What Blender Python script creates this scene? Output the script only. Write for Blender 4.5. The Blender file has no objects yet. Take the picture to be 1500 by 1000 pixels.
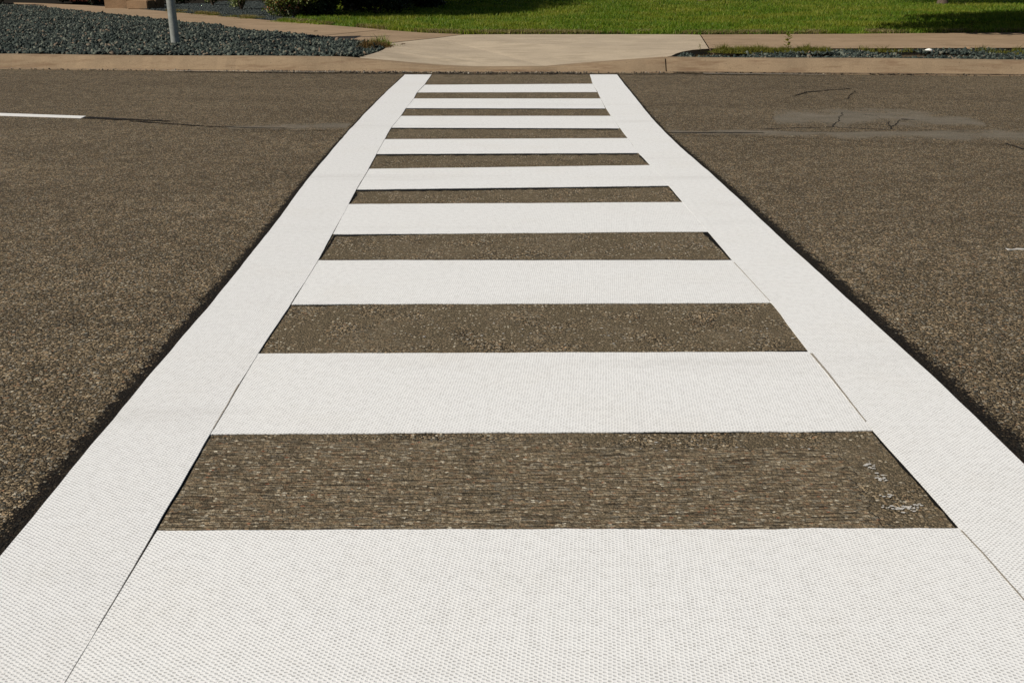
import bpy, bmesh, math, random
import numpy as np
from mathutils import Vector

random.seed(7)
rng = np.random.default_rng(7)
SC = bpy.context.scene
COL = SC.collection

# ------------------------------------------------------------------ camera
H = 1.21
PITCH = math.atan(550 / 1458)
CP, SP = math.cos(PITCH), math.sin(PITCH)
cam = bpy.data.cameras.new('camera')
cam.sensor_width = 36
cam.lens = 35
cam.clip_end = 2000
cam_o = bpy.data.objects.new('camera', cam)
COL.objects.link(cam_o)
cam_o.location = (0, 0, H)
cam_o.rotation_euler = (math.pi / 2 - PITCH, 0, 0)
SC.camera = cam_o

# ------------------------------------------------------------------ sky, sun, exposure
SUN_EL = math.radians(42)
AZ = Vector((0.90, 0.43)).normalized()          # direction the light travels on the ground
world = bpy.data.worlds.new('World')
SC.world = world
world.use_nodes = True
wn = world.node_tree
for n in list(wn.nodes):
    wn.nodes.remove(n)
sky = wn.nodes.new('ShaderNodeTexSky')
sky.sky_type = 'NISHITA'
sky.sun_disc = False
sky.sun_elevation = SUN_EL
sky.sun_rotation = math.atan2(-AZ.x, -AZ.y)
bgd = wn.nodes.new('ShaderNodeBackground')
bgd.inputs['Strength'].default_value = 0.05
wo = wn.nodes.new('ShaderNodeOutputWorld')
wn.links.new(sky.outputs[0], bgd.inputs[0])
wn.links.new(bgd.outputs[0], wo.inputs[0])
sun = bpy.data.lights.new('sun', 'SUN')
sun.energy = 4.3
sun.angle = math.radians(0.53)
sun.color = (1.0, 0.94, 0.84)
sun_o = bpy.data.objects.new('sun', sun)
COL.objects.link(sun_o)
LD = Vector((AZ.x * math.cos(SUN_EL), AZ.y * math.cos(SUN_EL), -math.sin(SUN_EL)))
sun_o.rotation_euler = LD.to_track_quat('-Z', 'Y').to_euler()
sun_o.location = (-12, -6, 14)
SC.view_settings.view_transform = 'Standard'
SC.view_settings.look = 'None'
SC.view_settings.exposure = 0.10
SC.view_settings.gamma = 1.0
SC.view_settings.use_curve_mapping = False


# ------------------------------------------------------------------ helpers
def G(px, py, z=0.0):
    """ground point (metres) measured from the photograph's ground plane"""
    xc, yc = (px - 750) / 1458, (500 - py) / 1458
    t = (H - z) / (SP - yc * CP)
    return Vector((xc * t, (CP + yc * SP) * t, z))


def GL(pts, z=0.0):
    return [G(a, b, z) for a, b in pts]


def tag(o, label=None, cat=None, group=None, kind=None):
    if label: o['label'] = label
    if cat: o['category'] = cat
    if group: o['group'] = group
    if kind: o['kind'] = kind
    return o


def empty(name, loc):
    o = bpy.data.objects.new(name, None)
    o.empty_display_size = 0.2
    o.location = loc
    COL.objects.link(o)
    return o


def link(name, me, mat=None, parent=None, smooth=False):
    o = bpy.data.objects.new(name, me)
    COL.objects.link(o)
    if mat: me.materials.append(mat)
    if parent:
        o.parent = parent
        me.transform(parent.matrix_world.inverted() if False else __import__('mathutils').Matrix.Translation(-parent.location))
    if smooth:
        me.polygons.foreach_set('use_smooth', [True] * len(me.polygons))
    me.update()
    return o


def from_np(name, V, F, mat, parent=None, smooth=False):
    """V (n,3), F (m,k) all faces with k corners"""
    me = bpy.data.meshes.new(name)
    k = F.shape[1]
    me.vertices.add(len(V))
    me.vertices.foreach_set('co', np.ascontiguousarray(V, dtype=np.float32).ravel())
    me.loops.add(F.size)
    me.loops.foreach_set('vertex_index', np.ascontiguousarray(F, dtype=np.int32).ravel())
    me.polygons.add(len(F))
    me.polygons.foreach_set('loop_start', np.arange(0, F.size, k, dtype=np.int32))
    me.polygons.foreach_set('loop_total', np.full(len(F), k, dtype=np.int32))
    me.update(calc_edges=True)
    return link(name, me, mat, parent, smooth)


def from_bm(name, bm, mat, parent=None, smooth=False):
    me = bpy.data.meshes.new(name)
    bmesh.ops.recalc_face_normals(bm, faces=bm.faces)
    bm.to_mesh(me)
    bm.free()
    return link(name, me, mat, parent, smooth)


def poly(name, pts, mat, parent=None):
    bm = bmesh.new()
    vs = [bm.verts.new(p) for p in pts]
    f = bm.faces.new(vs)
    f.normal_update()
    if f.normal.z < 0: f.normal_flip()
    bmesh.ops.triangulate(bm, faces=[f])
    me = bpy.data.meshes.new(name)
    bm.to_mesh(me)
    bm.free()
    return link(name, me, mat, parent)


def bm_box(bm, c, s, bev=0.0, rz=0.0):
    r = bmesh.ops.create_cube(bm, size=1)
    vs = r['verts']
    for v in vs:
        v.co = Vector((v.co.x * s[0], v.co.y * s[1], v.co.z * s[2]))
    if bev:
        es = list({e for v in vs for e in v.link_edges})
        rb = bmesh.ops.bevel(bm, geom=es, offset=bev, segments=2, affect='EDGES')
        vs = list({v for v in rb['verts']} | {v for v in vs if v.is_valid})
    ca, sa = math.cos(rz), math.sin(rz)
    for v in vs:
        x, y = v.co.x, v.co.y
        v.co = Vector((x * ca - y * sa + c[0], x * sa + y * ca + c[1], v.co.z + c[2]))


def bm_tube(bm, path, radii, seg=10, cap=True):
    rings = []
    for i, p in enumerate(path):
        p = Vector(p)
        d = (Vector(path[min(i + 1, len(path) - 1)]) - Vector(path[max(i - 1, 0)])).normalized()
        a = d.orthogonal().normalized() if i == 0 else (rings_a - d * rings_a.dot(d)).normalized()
        rings_a = a
        b = d.cross(a)
        rings.append([bm.verts.new(p + (a * math.cos(2 * math.pi * k / seg) + b * math.sin(2 * math.pi * k / seg)) * radii[i]) for k in range(seg)])
    for r0, r1 in zip(rings, rings[1:]):
        for k in range(seg):
            bm.faces.new((r0[k], r0[(k + 1) % seg], r1[(k + 1) % seg], r1[k]))
    if cap:
        bm.faces.new(rings[-1])
        bm.faces.new(rings[0][::-1])


def ribbon(name, A, B, z0, z1, mat, parent=None):
    """flat strip between two edge polylines of equal length, with real thickness"""
    V, F = [], []
    n = len(A)
    for a, b in zip(A, B):
        V += [(a[0], a[1], z1), (b[0], b[1], z1), (a[0], a[1], z0), (b[0], b[1], z0)]
    for i in range(n - 1):
        p, q = 4 * i, 4 * (i + 1)
        F += [(p, p + 1, q + 1, q), (p + 2, p, q, q + 2), (p + 1, p + 3, q + 3, q + 1)]
    F += [(2, 3, 1, 0), (4 * n - 4, 4 * n - 3, 4 * n - 1, 4 * n - 2)]
    bm = bmesh.new()
    vs = [bm.verts.new(v) for v in V]
    for f in F:
        bm.faces.new([vs[i] for i in f])
    return from_bm(name, bm, mat, parent)


def line(p, q, n, jit=0.0):
    out = []
    w = 0.0
    for i in range(n + 1):
        t = i / n
        w = 0.7 * w + random.gauss(0, jit)
        c = Vector(p).lerp(Vector(q), t)
        out.append((c.x, c.y + w))
    return out


def resample(pts, ys, jit=0.0):
    xs = np.interp(ys, [p[1] for p in pts], [p[0] for p in pts])
    w, out = 0.0, []
    for x, y in zip(xs, ys):
        w = 0.7 * w + random.gauss(0, jit)
        out.append((x + w, y))
    return out


def inside(P, poly2):
    x, y = P[:, 0], P[:, 1]
    c = np.zeros(len(P), bool)
    q = np.array([(p[0], p[1]) for p in poly2])
    for (x0, y0), (x1, y1) in zip(q, np.roll(q, -1, 0)):
        hit = ((y0 > y) != (y1 > y)) & (x < (x1 - x0) * (y - y0) / (y1 - y0 + 1e-12) + x0)
        c ^= hit
    return c


def vnoise(x, y, s, seed=0):
    """smooth value noise on numpy arrays"""
    x, y = np.asarray(x) * s + seed * 17.3, np.asarray(y) * s + seed * 9.1
    xi, yi = np.floor(x), np.floor(y)
    fx, fy = x - xi, y - yi
    fx, fy = fx * fx * (3 - 2 * fx), fy * fy * (3 - 2 * fy)
    h = lambda a, b: np.modf(np.abs(np.sin(a * 127.1 + b * 311.7 + seed) * 43758.5453))[0]
    return (h(xi, yi) * (1 - fx) + h(xi + 1, yi) * fx) * (1 - fy) + (h(xi, yi + 1) * (1 - fx) + h(xi + 1, yi + 1) * fx) * fy


# ------------------------------------------------------------------ node helpers
class NT:
    def __init__(self, name):
        self.m = bpy.data.materials.new(name)
        self.m.use_nodes = True
        self.t = self.m.node_tree
        for n in list(self.t.nodes):
            self.t.nodes.remove(n)
        self.out = self.t.nodes.new('ShaderNodeOutputMaterial')
        self.b = self.t.nodes.new('ShaderNodeBsdfPrincipled')
        self.t.links.new(self.b.outputs[0], self.out.inputs[0])
        self.b.inputs['Specular IOR Level'].default_value = 0.12
        self.geo = self.t.nodes.new('ShaderNodeNewGeometry')

    def put(self, s, v):
        if isinstance(v, bpy.types.NodeSocket):
            self.t.links.new(v, s)
        else:
            s.default_value = v

    def n(self, typ, ins=(), **kw):
        nd = self.t.nodes.new(typ)
        for k, v in kw.items():
            setattr(nd, k, v)
        for k, v in (ins.items() if isinstance(ins, dict) else enumerate(ins)):
            self.put(nd.inputs[k], v)
        return nd

    def math(self, op, a, b=0.0, c=0.0):
        return self.n('ShaderNodeMath', [a, b, c], operation=op).outputs[0]

    def vmul(self, v, s):
        return self.n('ShaderNodeVectorMath', [v, s], operation='MULTIPLY').outputs[0]

    def vadd(self, v, s):
        return self.n('ShaderNodeVectorMath', [v, s], operation='ADD').outputs[0]

    def noise(self, v, scale, detail=3, rough=0.55, col=False):
        nd = self.n('ShaderNodeTexNoise', {'Vector': v, 'Scale': scale, 'Detail': detail, 'Roughness': rough})
        return nd.outputs['Color' if col else 'Fac']

    def voro(self, v, scale, rand=1.0, feat='F1', dim='2D'):
        nd = self.t.nodes.new('ShaderNodeTexVoronoi')
        nd.voronoi_dimensions = dim
        nd.feature = feat
        self.put(nd.inputs['Vector'], v)
        self.put(nd.inputs['Scale'], scale)
        self.put(nd.inputs['Randomness'], rand)
        return nd

    def ramp(self, f, stops, mode='LINEAR'):
        nd = self.t.nodes.new('ShaderNodeValToRGB')
        nd.color_ramp.interpolation = mode
        e = nd.color_ramp.elements
        while len(e) < len(stops):
            e.new(0.5)
        for el, (p, c) in zip(e, stops):
            el.position = p
            el.color = (c, c, c, 1) if isinstance(c, (int, float)) else (*c, 1)
        self.put(nd.inputs[0], f)
        return nd.outputs[0]

    def smooth(self, v, a, b):
        nd = self.t.nodes.new('ShaderNodeMapRange')
        nd.interpolation_type = 'SMOOTHSTEP'
        self.put(nd.inputs[0], v)
        self.put(nd.inputs[1], a)
        self.put(nd.inputs[2], b)
        nd.inputs[3].default_value = 0
        nd.inputs[4].default_value = 1
        return nd.outputs[0]

    def mix(self, f, a, b, mode='MIX'):
        nd = self.t.nodes.new('ShaderNodeMix')
        nd.data_type = 'RGBA'
        nd.blend_type = mode
        for s, v in ((nd.inputs[0], f), (nd.inputs[6], a), (nd.inputs[7], b)):
            if isinstance(v, tuple) and len(v) == 3: v = (*v, 1)
            self.put(s, v)
        return nd.outputs[2]

    def bump(self, h, dist, strength=1.0):
        nd = self.n('ShaderNodeBump', {'Height': h, 'Distance': dist, 'Strength': strength})
        self.t.links.new(nd.outputs[0], self.b.inputs['Normal'])

    def done(self, color, rough=0.85):
        if isinstance(color, tuple): color = (*color, 1)
        self.put(self.b.inputs['Base Color'], color)
        self.put(self.b.inputs['Roughness'], rough)
        return self.m

    def xyz(self, v):
        nd = self.n('ShaderNodeSeparateXYZ', [v])
        return nd.outputs


# ------------------------------------------------------------------ materials
def asphalt(name, kind):
    m = NT(name)
    P = m.geo.outputs['Position']
    flat = m.vmul(P, (1, 1, 0))
    warp = m.vadd(flat, m.vmul(m.vadd(m.noise(flat, 60, 2, col=True), (-.5, -.5, -.5)), (.010, .010, 0)))
    big = m.voro(warp, 98)
    fine = m.voro(warp, 190)
    cb = m.n('ShaderNodeSeparateColor', [big.outputs['Color']]).outputs
    cf = m.n('ShaderNodeSeparateColor', [fine.outputs['Color']]).outputs
    fcol = m.ramp(cf[0], [(0, (.042, .036, .026)), (.4, (.118, .091, .062)), (.75, (.23, .174, .115)), (.93, (.36, .275, .18)), (1, (.50, .42, .33))])
    fmask = m.smooth(fine.outputs['Distance'], .62, .3)
    base = m.mix(fmask, (.018, .015, .011), fcol)
    scol = m.ramp(cb[0], [(0, (.042, .040, .034)), (.26, (.105, .088, .062)), (.58, (.27, .208, .14)), (.84, (.43, .33, .222)),
                          (.93, (.26, .14, .08)), (.96, (.46, .39, .30)), (1, (.58, .53, .44))])
    scol = m.mix(m.math('MULTIPLY', m.smooth(cb[2], .55, .75), .75), scol, m.ramp(cb[0], [(0, (.05, .055, .056)), (.5, (.15, .15, .142)), (1, (.34, .335, .31))]))
    fcol = m.mix(m.math('MULTIPLY', m.smooth(cf[2], .5, .8), .6), fcol, m.ramp(cf[1], [(0, (.04, .042, .042)), (.6, (.14, .138, .128)), (1, (.30, .29, .27))]))
    pres = m.smooth(cb[1], .40, .46)
    smask = m.math('MULTIPLY', m.smooth(big.outputs['Distance'], .52, .36), pres)
    col = m.mix(smask, base, scol)
    hgt = m.math('ADD', m.math('MULTIPLY', smask, .8), m.math('MULTIPLY', fmask, .45))
    # broad traffic-worn variation
    wide = m.noise(m.vmul(flat, (.35, 1, 0)), 1.3, 4)
    col = m.mix(1.0, col, m.ramp(wide, [(.25, .80), (.75, 1.16)]), 'MULTIPLY')
    mid = m.noise(flat, 9, 3)
    col = m.mix(1.0, col, m.ramp(mid, [(.3, .78), (.7, 1.2)]), 'MULTIPLY')
    if kind == 'milled':
        x, y, z = m.xyz(P)
        # fine, flat ground surface: less stone, more dust and pale chips
        chip = m.voro(m.vmul(warp, (.7, 1, 1)), 110)
        cc = m.n('ShaderNodeSeparateColor', [chip.outputs['Color']]).outputs
        cm = m.math('MULTIPLY', m.smooth(cc[0], .90, .93), m.smooth(chip.outputs['Distance'], .40, .22))
        dust = m.mix(.55, base, (.125, .103, .072))
        dust = m.mix(m.smooth(m.noise(flat, 5, 3), .40, .66), dust, col)
        dust = m.mix(cm, dust, m.ramp(cc[1], [(0, (.30, .22, .15)), (.5, (.45, .40, .33)), (1, (.6, .57, .5))]))
        # grinder lines run across the first gap
        st = m.noise(m.vmul(flat, (6, 170, 0)), 1.0, 3, .7)
        st2 = m.noise(m.vmul(flat, (22, 400, 0)), 1.0, 2, .6)
        lines = m.math('ADD', m.math('MULTIPLY', st, .6), m.math('MULTIPLY', st2, .4))
        fs = m.voro(m.vmul(warp, (.38, 1.25, 1)), 170)
        fsc = m.ramp(m.n('ShaderNodeSeparateColor', [fs.outputs['Color']]).outputs[0], [(0, (.05, .043, .033)), (.3, (.12, .098, .069)), (.6, (.185, .148, .102)), (.74, (.20, .115, .07)), (.8, (.28, .225, .155)), (.92, (.22, .215, .20)), (1, (.52, .46, .37))])
        streak = m.mix(.30, m.mix(.66, col, fsc), (.172, .138, .098))
        streak = m.mix(1.0, streak, m.ramp(m.noise(flat, 210, 2, .6), [(.3, .72), (.7, 1.28)]), 'MULTIPLY')
        streak = m.mix(1.0, streak, m.ramp(lines, [(.42, .22), (.48, .95), (.60, 1.5)]), 'MULTIPLY')
        chip2 = m.voro(m.vmul(warp, (.5, 1, 1)), 112)
        c2 = m.n('ShaderNodeSeparateColor', [chip2.outputs['Color']]).outputs
        cm2 = m.math('MULTIPLY', m.smooth(c2[0], .72, .78), m.smooth(chip2.outputs['Distance'], .36, .2))
        streak = m.mix(cm2, streak, m.ramp(c2[1], [(0, (.26, .11, .065)), (.15, (.27, .195, .125)), (.55, (.36, .30, .225)), (.85, (.50, .45, .37)), (1, (.66, .62, .54))]))
        wob = m.math('MULTIPLY', m.math('SUBTRACT', m.noise(flat, 30, 3), .5), .09)
        first = m.smooth(m.math('ADD', y, wob), 2.56, 2.54)
        rag = m.math('ADD', m.math('ADD', x, m.math('MULTIPLY', y, -.06)), wob)
        left_of = m.smooth(rag, .735, .72)
        lim = m.math('ADD', m.math('ADD', y, wob), m.math('MULTIPLY', m.smooth(x, -.05, .45), .05))
        first = m.math('MULTIPLY', m.math('MULTIPLY', first, left_of), m.smooth(lim, 2.452, 2.442))
        sec = m.math('MULTIPLY', m.smooth(m.noise(flat, 3.1, 2), .50, .6), .35)
        first = m.math('MAXIMUM', first, sec)
        col = m.mix(first, dust, streak)
        hgt = m.math('ADD', m.math('MULTIPLY', hgt, .5), m.math('MULTIPLY', m.math('MULTIPLY', lines, first), 2.2))
    if kind == 'tar':
        uv = m.n('ShaderNodeUVMap').outputs[0]
        u, v, _ = m.xyz(uv)
        nz = m.math('ADD', m.math('MULTIPLY', m.noise(flat, 22, 4, .7), .65), m.math('MULTIPLY', m.noise(flat, 120, 2), .6))
        edge = m.math('ADD', v, m.math('MULTIPLY', m.math('SUBTRACT', nz, .62), 1.7))
        dk = m.smooth(edge, .66, .53)
        col = m.mix(m.math('MULTIPLY', dk, .93), col, (.006, .005, .0045))
        red = m.math('MULTIPLY', dk, m.smooth(v, .16, .06))
        col = m.mix(m.math('MULTIPLY', red, .5), col, (.05, .016, .01))
    if kind == 'patch':
        uv = m.n('ShaderNodeUVMap').outputs[0]
        u, v, _ = m.xyz(uv)
        ed = m.math('ADD', m.math('MULTIPLY', v, .85), m.math('MULTIPLY', m.math('SUBTRACT', m.noise(flat, 3.5, 5, .7), .5), 2.0))
        k = m.math('MULTIPLY', m.smooth(ed, .20, .75), .85)
        smoothc = m.mix(1.0, m.mix(.58, base, (.245, .228, .205)), m.ramp(m.noise(m.vmul(flat, (.5, 1.5, 0)), 5, 4), [(.3, .75), (.7, 1.12)]), 'MULTIPLY')
        col = m.mix(k, col, smoothc)
    col = m.mix(1.0, col, (1.03, .995, .885), 'MULTIPLY')
    m.bump(hgt, .006, .75)
    return m.done(col, .92)


def tape(name, freq=1.0, ang=0.0, tint=(.785, .778, .755)):
    m = NT(name)
    P = m.vmul(m.geo.outputs['Position'], (1, 1, 0))
    rot = m.n('ShaderNodeVectorRotate', {'Vector': P, 'Angle': ang}, rotation_type='Z_AXIS').outputs[0]
    wig = m.vadd(rot, m.vmul(m.vadd(m.noise(P, 45, 3, col=True), (-.5, -.5, -.5)), (.007, .007, 0)))
    x, y, z = m.xyz(wig)
    px, py = 2 * math.pi / (.0097 / freq), 2 * math.pi / (.0168 / freq)
    h = m.math('MULTIPLY', m.math('SINE', m.math('MULTIPLY', x, px)), m.math('SINE', m.math('MULTIPLY', y, py)))
    h = m.math('MULTIPLY', m.math('ADD', h, 1), .5)
    top = m.smooth(h, .14, .5)
    grime = m.noise(P, 2.2, 5, .6)
    gr2 = m.noise(P, 40, 3, .6)
    c = m.mix(m.math('MULTIPLY', m.smooth(grime, .46, .8), .26), tint, (.70, .665, .60))
    c = m.mix(m.math('MULTIPLY', m.smooth(gr2, .55, .85), .12), c, (.60, .575, .53))
    sm = m.noise(m.vmul(P, (.35, 2.6, 0)), 1.0, 5, .65)
    c = m.mix(m.math('MULTIPLY', m.smooth(sm, .54, .78), .30), c, (.50, .48, .45))
    pit = m.math('MULTIPLY', m.math('SUBTRACT', 1.0, top), m.math('ADD', .16, m.math('MULTIPLY', m.smooth(gr2, .36, .66), .40)))  # dimple dirt and recess shade mixed into the colour
    c = m.mix(pit, c, (.26, .245, .22))
    spk = m.voro(P, 260)
    sp = m.math('MULTIPLY', m.smooth(m.n('ShaderNodeSeparateColor', [spk.outputs['Color']]).outputs[0], .985, .995), m.smooth(spk.outputs['Distance'], .4, .2))
    c = m.mix(m.math('MULTIPLY', sp, .6), c, (.16, .13, .10))
    soft = m.noise(P, 7, 3)
    m.bump(m.math('ADD', top, m.math('MULTIPLY', soft, 2.0)), .0011, .8)
    return m.done(c, .62)


def concrete(name, c0, c1, stain=None, along=False):
    m = NT(name)
    P = m.geo.outputs['Position']
    big = m.noise(P, 1.3, 5, .6)
    fine = m.noise(P, 90, 3, .6)
    c = m.mix(m.smooth(big, .32, .68), c0, c1)
    c = m.mix(1.0, c, m.ramp(fine, [(.25, .80), (.75, 1.16)]), 'MULTIPLY')
    sp = m.voro(P, 45, dim='3D')
    s = m.math('MULTIPLY', m.smooth(m.n('ShaderNodeSeparateColor', [sp.outputs['Color']]).outputs[0], .965, .985), m.smooth(sp.outputs['Distance'], .35, .15))
    c = m.mix(m.math('MULTIPLY', s, .75), c, (.05, .04, .03))
    if stain:
        st = m.noise(m.vmul(P, (1.0, 6, 8) if along else (1.2, 3, 3)), 1.6, 5, .65)
        c = m.mix(m.math('MULTIPLY', m.smooth(st, .47, .70), .75), c, stain)
    m.bump(m.math('ADD', fine, m.math('MULTIPLY', m.noise(P, 12, 3), 2)), .004, .5)
    return m.done(c, .9)


def island(name, stops, rough=.8, trans=0.0, patch=None, pscale=1.0, spec=.3):
    """colour varies from leaf to leaf (stone to stone)"""
    m = NT(name)
    r = m.geo.outputs['Random Per Island']
    c = m.ramp(r, stops)
    P = m.geo.outputs['Position']
    if patch:
        c = m.mix(m.math('MULTIPLY', m.smooth(m.noise(P, pscale, 4, .6), .42, .62), .85), c, m.ramp(r, patch))
    m.b.inputs['Specular IOR Level'].default_value = spec
    m.done(c, rough)
    if trans:
        tr = m.t.nodes.new('ShaderNodeBsdfTranslucent')
        m.put(tr.inputs[0], m.mix(1.0, c, (1.25, 1.2, .6), 'MULTIPLY'))
        mx = m.t.nodes.new('ShaderNodeMixShader')
        mx.inputs[0].default_value = trans
        m.t.links.new(m.b.outputs[0], mx.inputs[1])
        m.t.links.new(tr.outputs[0], mx.inputs[2])
        m.t.links.new(mx.outputs[0], m.out.inputs[0])
    return m.m


def soil(name, c0, c1, s=25):
    m = NT(name)
    P = m.geo.outputs['Position']
    f = m.noise(P, s, 5, .7)
    m.bump(f, .02, .8)
    return m.done(m.mix(m.smooth(f, .3, .7), c0, c1), .95)


def plain(name, c, rough=.6, metal=0.0, var=.12, s=14):
    m = NT(name)
    f = m.noise(m.geo.outputs['Position'], s, 4, .6)
    m.b.inputs['Metallic'].default_value = metal
    return m.done(m.mix(1.0, c, m.ramp(f, [(.3, 1 - var), (.7, 1 + var)]), 'MULTIPLY'), rough)


M_road = asphalt('asphalt', 'road')
M_mill = asphalt('milled_asphalt', 'milled')
M_tar = asphalt('tar_edge', 'tar')
M_patch = asphalt('sealed_patch', 'patch')
M_tape = tape('tape_cross', 1.0, 1.66)
M_tape_l = tape('tape_left', 1.0, 1.62, (.76, .753, .733))
M_tape_r = tape('tape_right', 1.0, 1.35, (.785, .778, .755))
M_black = soil('groove_tar', (.004, .004, .0035), (.014, .012, .010), 160)
M_crack = soil('crack', (.012, .010, .009), (.03, .025, .02), 90)
M_walk = concrete('tan_sidewalk', (.325, .230, .146), (.275, .195, .122), (.21, .147, .09))
M_apron = concrete('pale_concrete', (.455, .37, .265), (.385, .312, .225), (.31, .25, .175))
M_kerb = concrete('kerb_concrete', (.285, .206, .128), (.23, .167, .105), (.15, .092, .054), True)
M_soil = soil('bed_soil', (.012, .013, .013), (.03, .03, .027))
M_dry = soil('dry_soil', (.06, .045, .028), (.12, .085, .05))
M_turf = soil('turf', (.012, .022, .005), (.03, .05, .012), 40)
M_ground = soil('earth', (.03, .035, .015), (.06, .055, .03), 3)
M_rock = island('blue_stone', [(0, (.007, .010, .008)), (.35, (.017, .025, .021)), (.7, (.040, .054, .044)), (.93, (.12, .130, .100)), (1, (.17, .12, .08))], .85)
M_fine = island('blue_chips', [(0, (.018, .024, .024)), (.6, (.036, .047, .046)), (1, (.07, .08, .074))], .85)
M_grass = island('grass_blade', [(0, (.045, .105, .005)), (.5, (.115, .205, .008)), (.85, (.19, .275, .018)), (1, (.29, .28, .06))], .55, .38,
                 [(0, (.14, .19, .010)), (.6, (.25, .275, .022)), (1, (.33, .30, .07))], .55)
M_drygrass = island('dry_grass', [(0, (.10, .095, .03)), (.5, (.20, .165, .06)), (1, (.34, .28, .14))], .7, .3)
M_weed = island('weed_leaf', [(0, (.085, .10, .012)), (.6, (.15, .15, .02)), (1, (.22, .19, .035))], .6, .35)
M_moss = island('rusty_weed', [(0, (.05, .055, .012)), (.5, (.11, .065, .02)), (1, (.19, .10, .03))], .7, .3)
M_leafdark = island('dark_leaf', [(0, (.010, .018, .006)), (.6, (.018, .032, .010)), (1, (.035, .055, .016))], .5, .12)  # near-black leaf colour stands in for shade on the filler shrubs
M_leaf = island('tree_leaf', [(0, (.025, .05, .010)), (.6, (.042, .075, .016)), (1, (.075, .11, .025))], .5, .25)
M_bush = island('bush_leaf', [(0, (.055, .085, .02)), (.5, (.11, .15, .035)), (.78, (.20, .22, .06)), (.92, (.36, .37, .19)), (1, (.5, .48, .32))], .45, .2)
M_redleaf = island('red_leaf', [(0, (.20, .05, .025)), (.5, (.36, .11, .04)), (1, (.5, .22, .09))], .5, .3)
M_bark = plain('bark', (.11, .082, .06), .95, 0, .4, 30)
M_pole = plain('galvanised', (.30, .31, .285), .45, .25, .16, 22)
M_sign = plain('sign_back', (.30, .31, .31), .4, .6)
M_white = plain('white_paint', (.78, .76, .70), .6, 0, .05)
M_wall = plain('house_wall', (.035, .030, .024), .85, 0, .08)  # near-black colour puts the shade over the wall into its paint
M_roof = plain('shingles', (.07, .06, .055), .9, 0, .3, 30)
M_glass = plain('window_glass', (.02, .025, .03), .08)
M_door = plain('door_paint', (.10, .03, .02), .5)
M_step = concrete('step_concrete', (.36, .235, .14), (.29, .19, .11), (.18, .11, .06))
M_paint = plain('lane_paint', (.70, .685, .65), .7, 0, .1, 60)
M_joint = soil('joint_dirt', (.36, .31, .24), (.56, .51, .44), 300)
M_old = plain('old_paint', (.50, .475, .43), .9, 0, .35, 300)
M_grit = island('grit', [(0, (.02, .018, .015)), (.5, (.07, .055, .04)), (.85, (.2, .16, .11)), (1, (.4, .36, .3))], .9)
M_deadleaf = plain('dead_leaf', (.06, .035, .018), .8)

# ------------------------------------------------------------------ ground and road
KB = [(-1500, 92), (-400, 99.5), (0, 101.8), (300, 104.5), (560, 107), (750, 107.8), (978, 107.2), (1500, 112), (2300, 119)]
kb = GL(KB)
kbx, kby = np.array([p.x for p in kb]), np.array([p.y for p in kb])


def kerb_y(x):
    return float(np.interp(x, kbx, kby))


bm = bmesh.new()
bmesh.ops.create_grid(bm, x_segments=4, y_segments=4, size=300)
for v in bm.verts: v.co.z = -0.05
tag(from_bm('ground', bm, M_ground), kind='structure')

road_pts = [(-60, -9, 0), (60, -9, 0), (60, kerb_y(60), 0)] + [(p.x, p.y, 0) for p in reversed(kb)] + [(-60, kerb_y(-60), 0)]
road_pts = [p for i, p in enumerate(road_pts) if not (3 <= i < 3 + len(kb) and abs(p[0]) > 59)]
tag(poly('road', road_pts, M_road), kind='structure')

# crosswalk outline measured on the ground
LO = [(593.5, 109.5), (565, 135.7), (531, 169.7), (500, 204), (442, 273), (401, 331), (360, 382), (314, 439), (282, 474), (204, 570), (146, 634), (95, 699), (48, 757), (0, 815), (-100, 934), (-260, 1125)]
LI = [(632, 109.5), (622, 124), (611, 135), (606, 144.5), (594.5, 158.5), (587, 170), (573, 187), (563, 204), (551, 226), (540, 247), (522, 277), (510, 300), (487, 342), (466, 381), (425, 445), (378, 517), (308, 635), (228, 776), (95, 1000), (24, 1120)]
RI = [(864, 109.5), (868, 123), (875, 134), (880, 144.5), (887.5, 158.5), (895, 170), (908, 188), (920, 203), (935, 224), (953, 243), (980, 272), (1000, 296), (1037, 339), (1073, 381), (1130, 443), (1185, 515), (1279, 630), (1406, 773), (1500, 877), (1610, 1000), (1715, 1120)]
RO = [(903.5, 109.5), (921.6, 132), (948.7, 166), (976, 197), (1000, 219), (1051, 263), (1119, 326), (1170, 372), (1245, 440), (1364, 550), (1430, 611), (1499, 676), (1640, 808), (1840, 1000), (1965, 1120)]
edge = {}
for k, L in (('LO', LO), ('LI', LI), ('RI', RI), ('RO', RO)):
    e = sorted([(p.x, p.y) for p in GL(L, .0065)], key=lambda p: p[1])
    (x0, y0), (x1, y1) = e[0], e[2]
    e = [(x0 + (x1 - x0) / (y1 - y0) * (-.6 - y0), -.6)] + e
    edge[k] = e
YEND = G(700, 109.5, .006).y
ys = np.linspace(-.55, YEND, 130)
for k in ('LO', 'RO'):
    yd = np.linspace(-.6, YEND, 240)
    xd = np.interp(yd, [p[1] for p in edge[k]], [p[0] for p in edge[k]])
    pad = 18
    lo = xd[0] - (xd[1:pad + 1][::-1] - xd[0])
    hi = xd[-1] - (xd[-pad - 1:-1][::-1] - xd[-1])
    w = np.exp(-.5 * (np.arange(-pad, pad + 1) / 6.0) ** 2)
    xd = np.convolve(np.concatenate([lo, xd, hi]), w / w.sum(), 'valid')
    edge[k] = list(zip(xd.tolist(), yd.tolist()))

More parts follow.
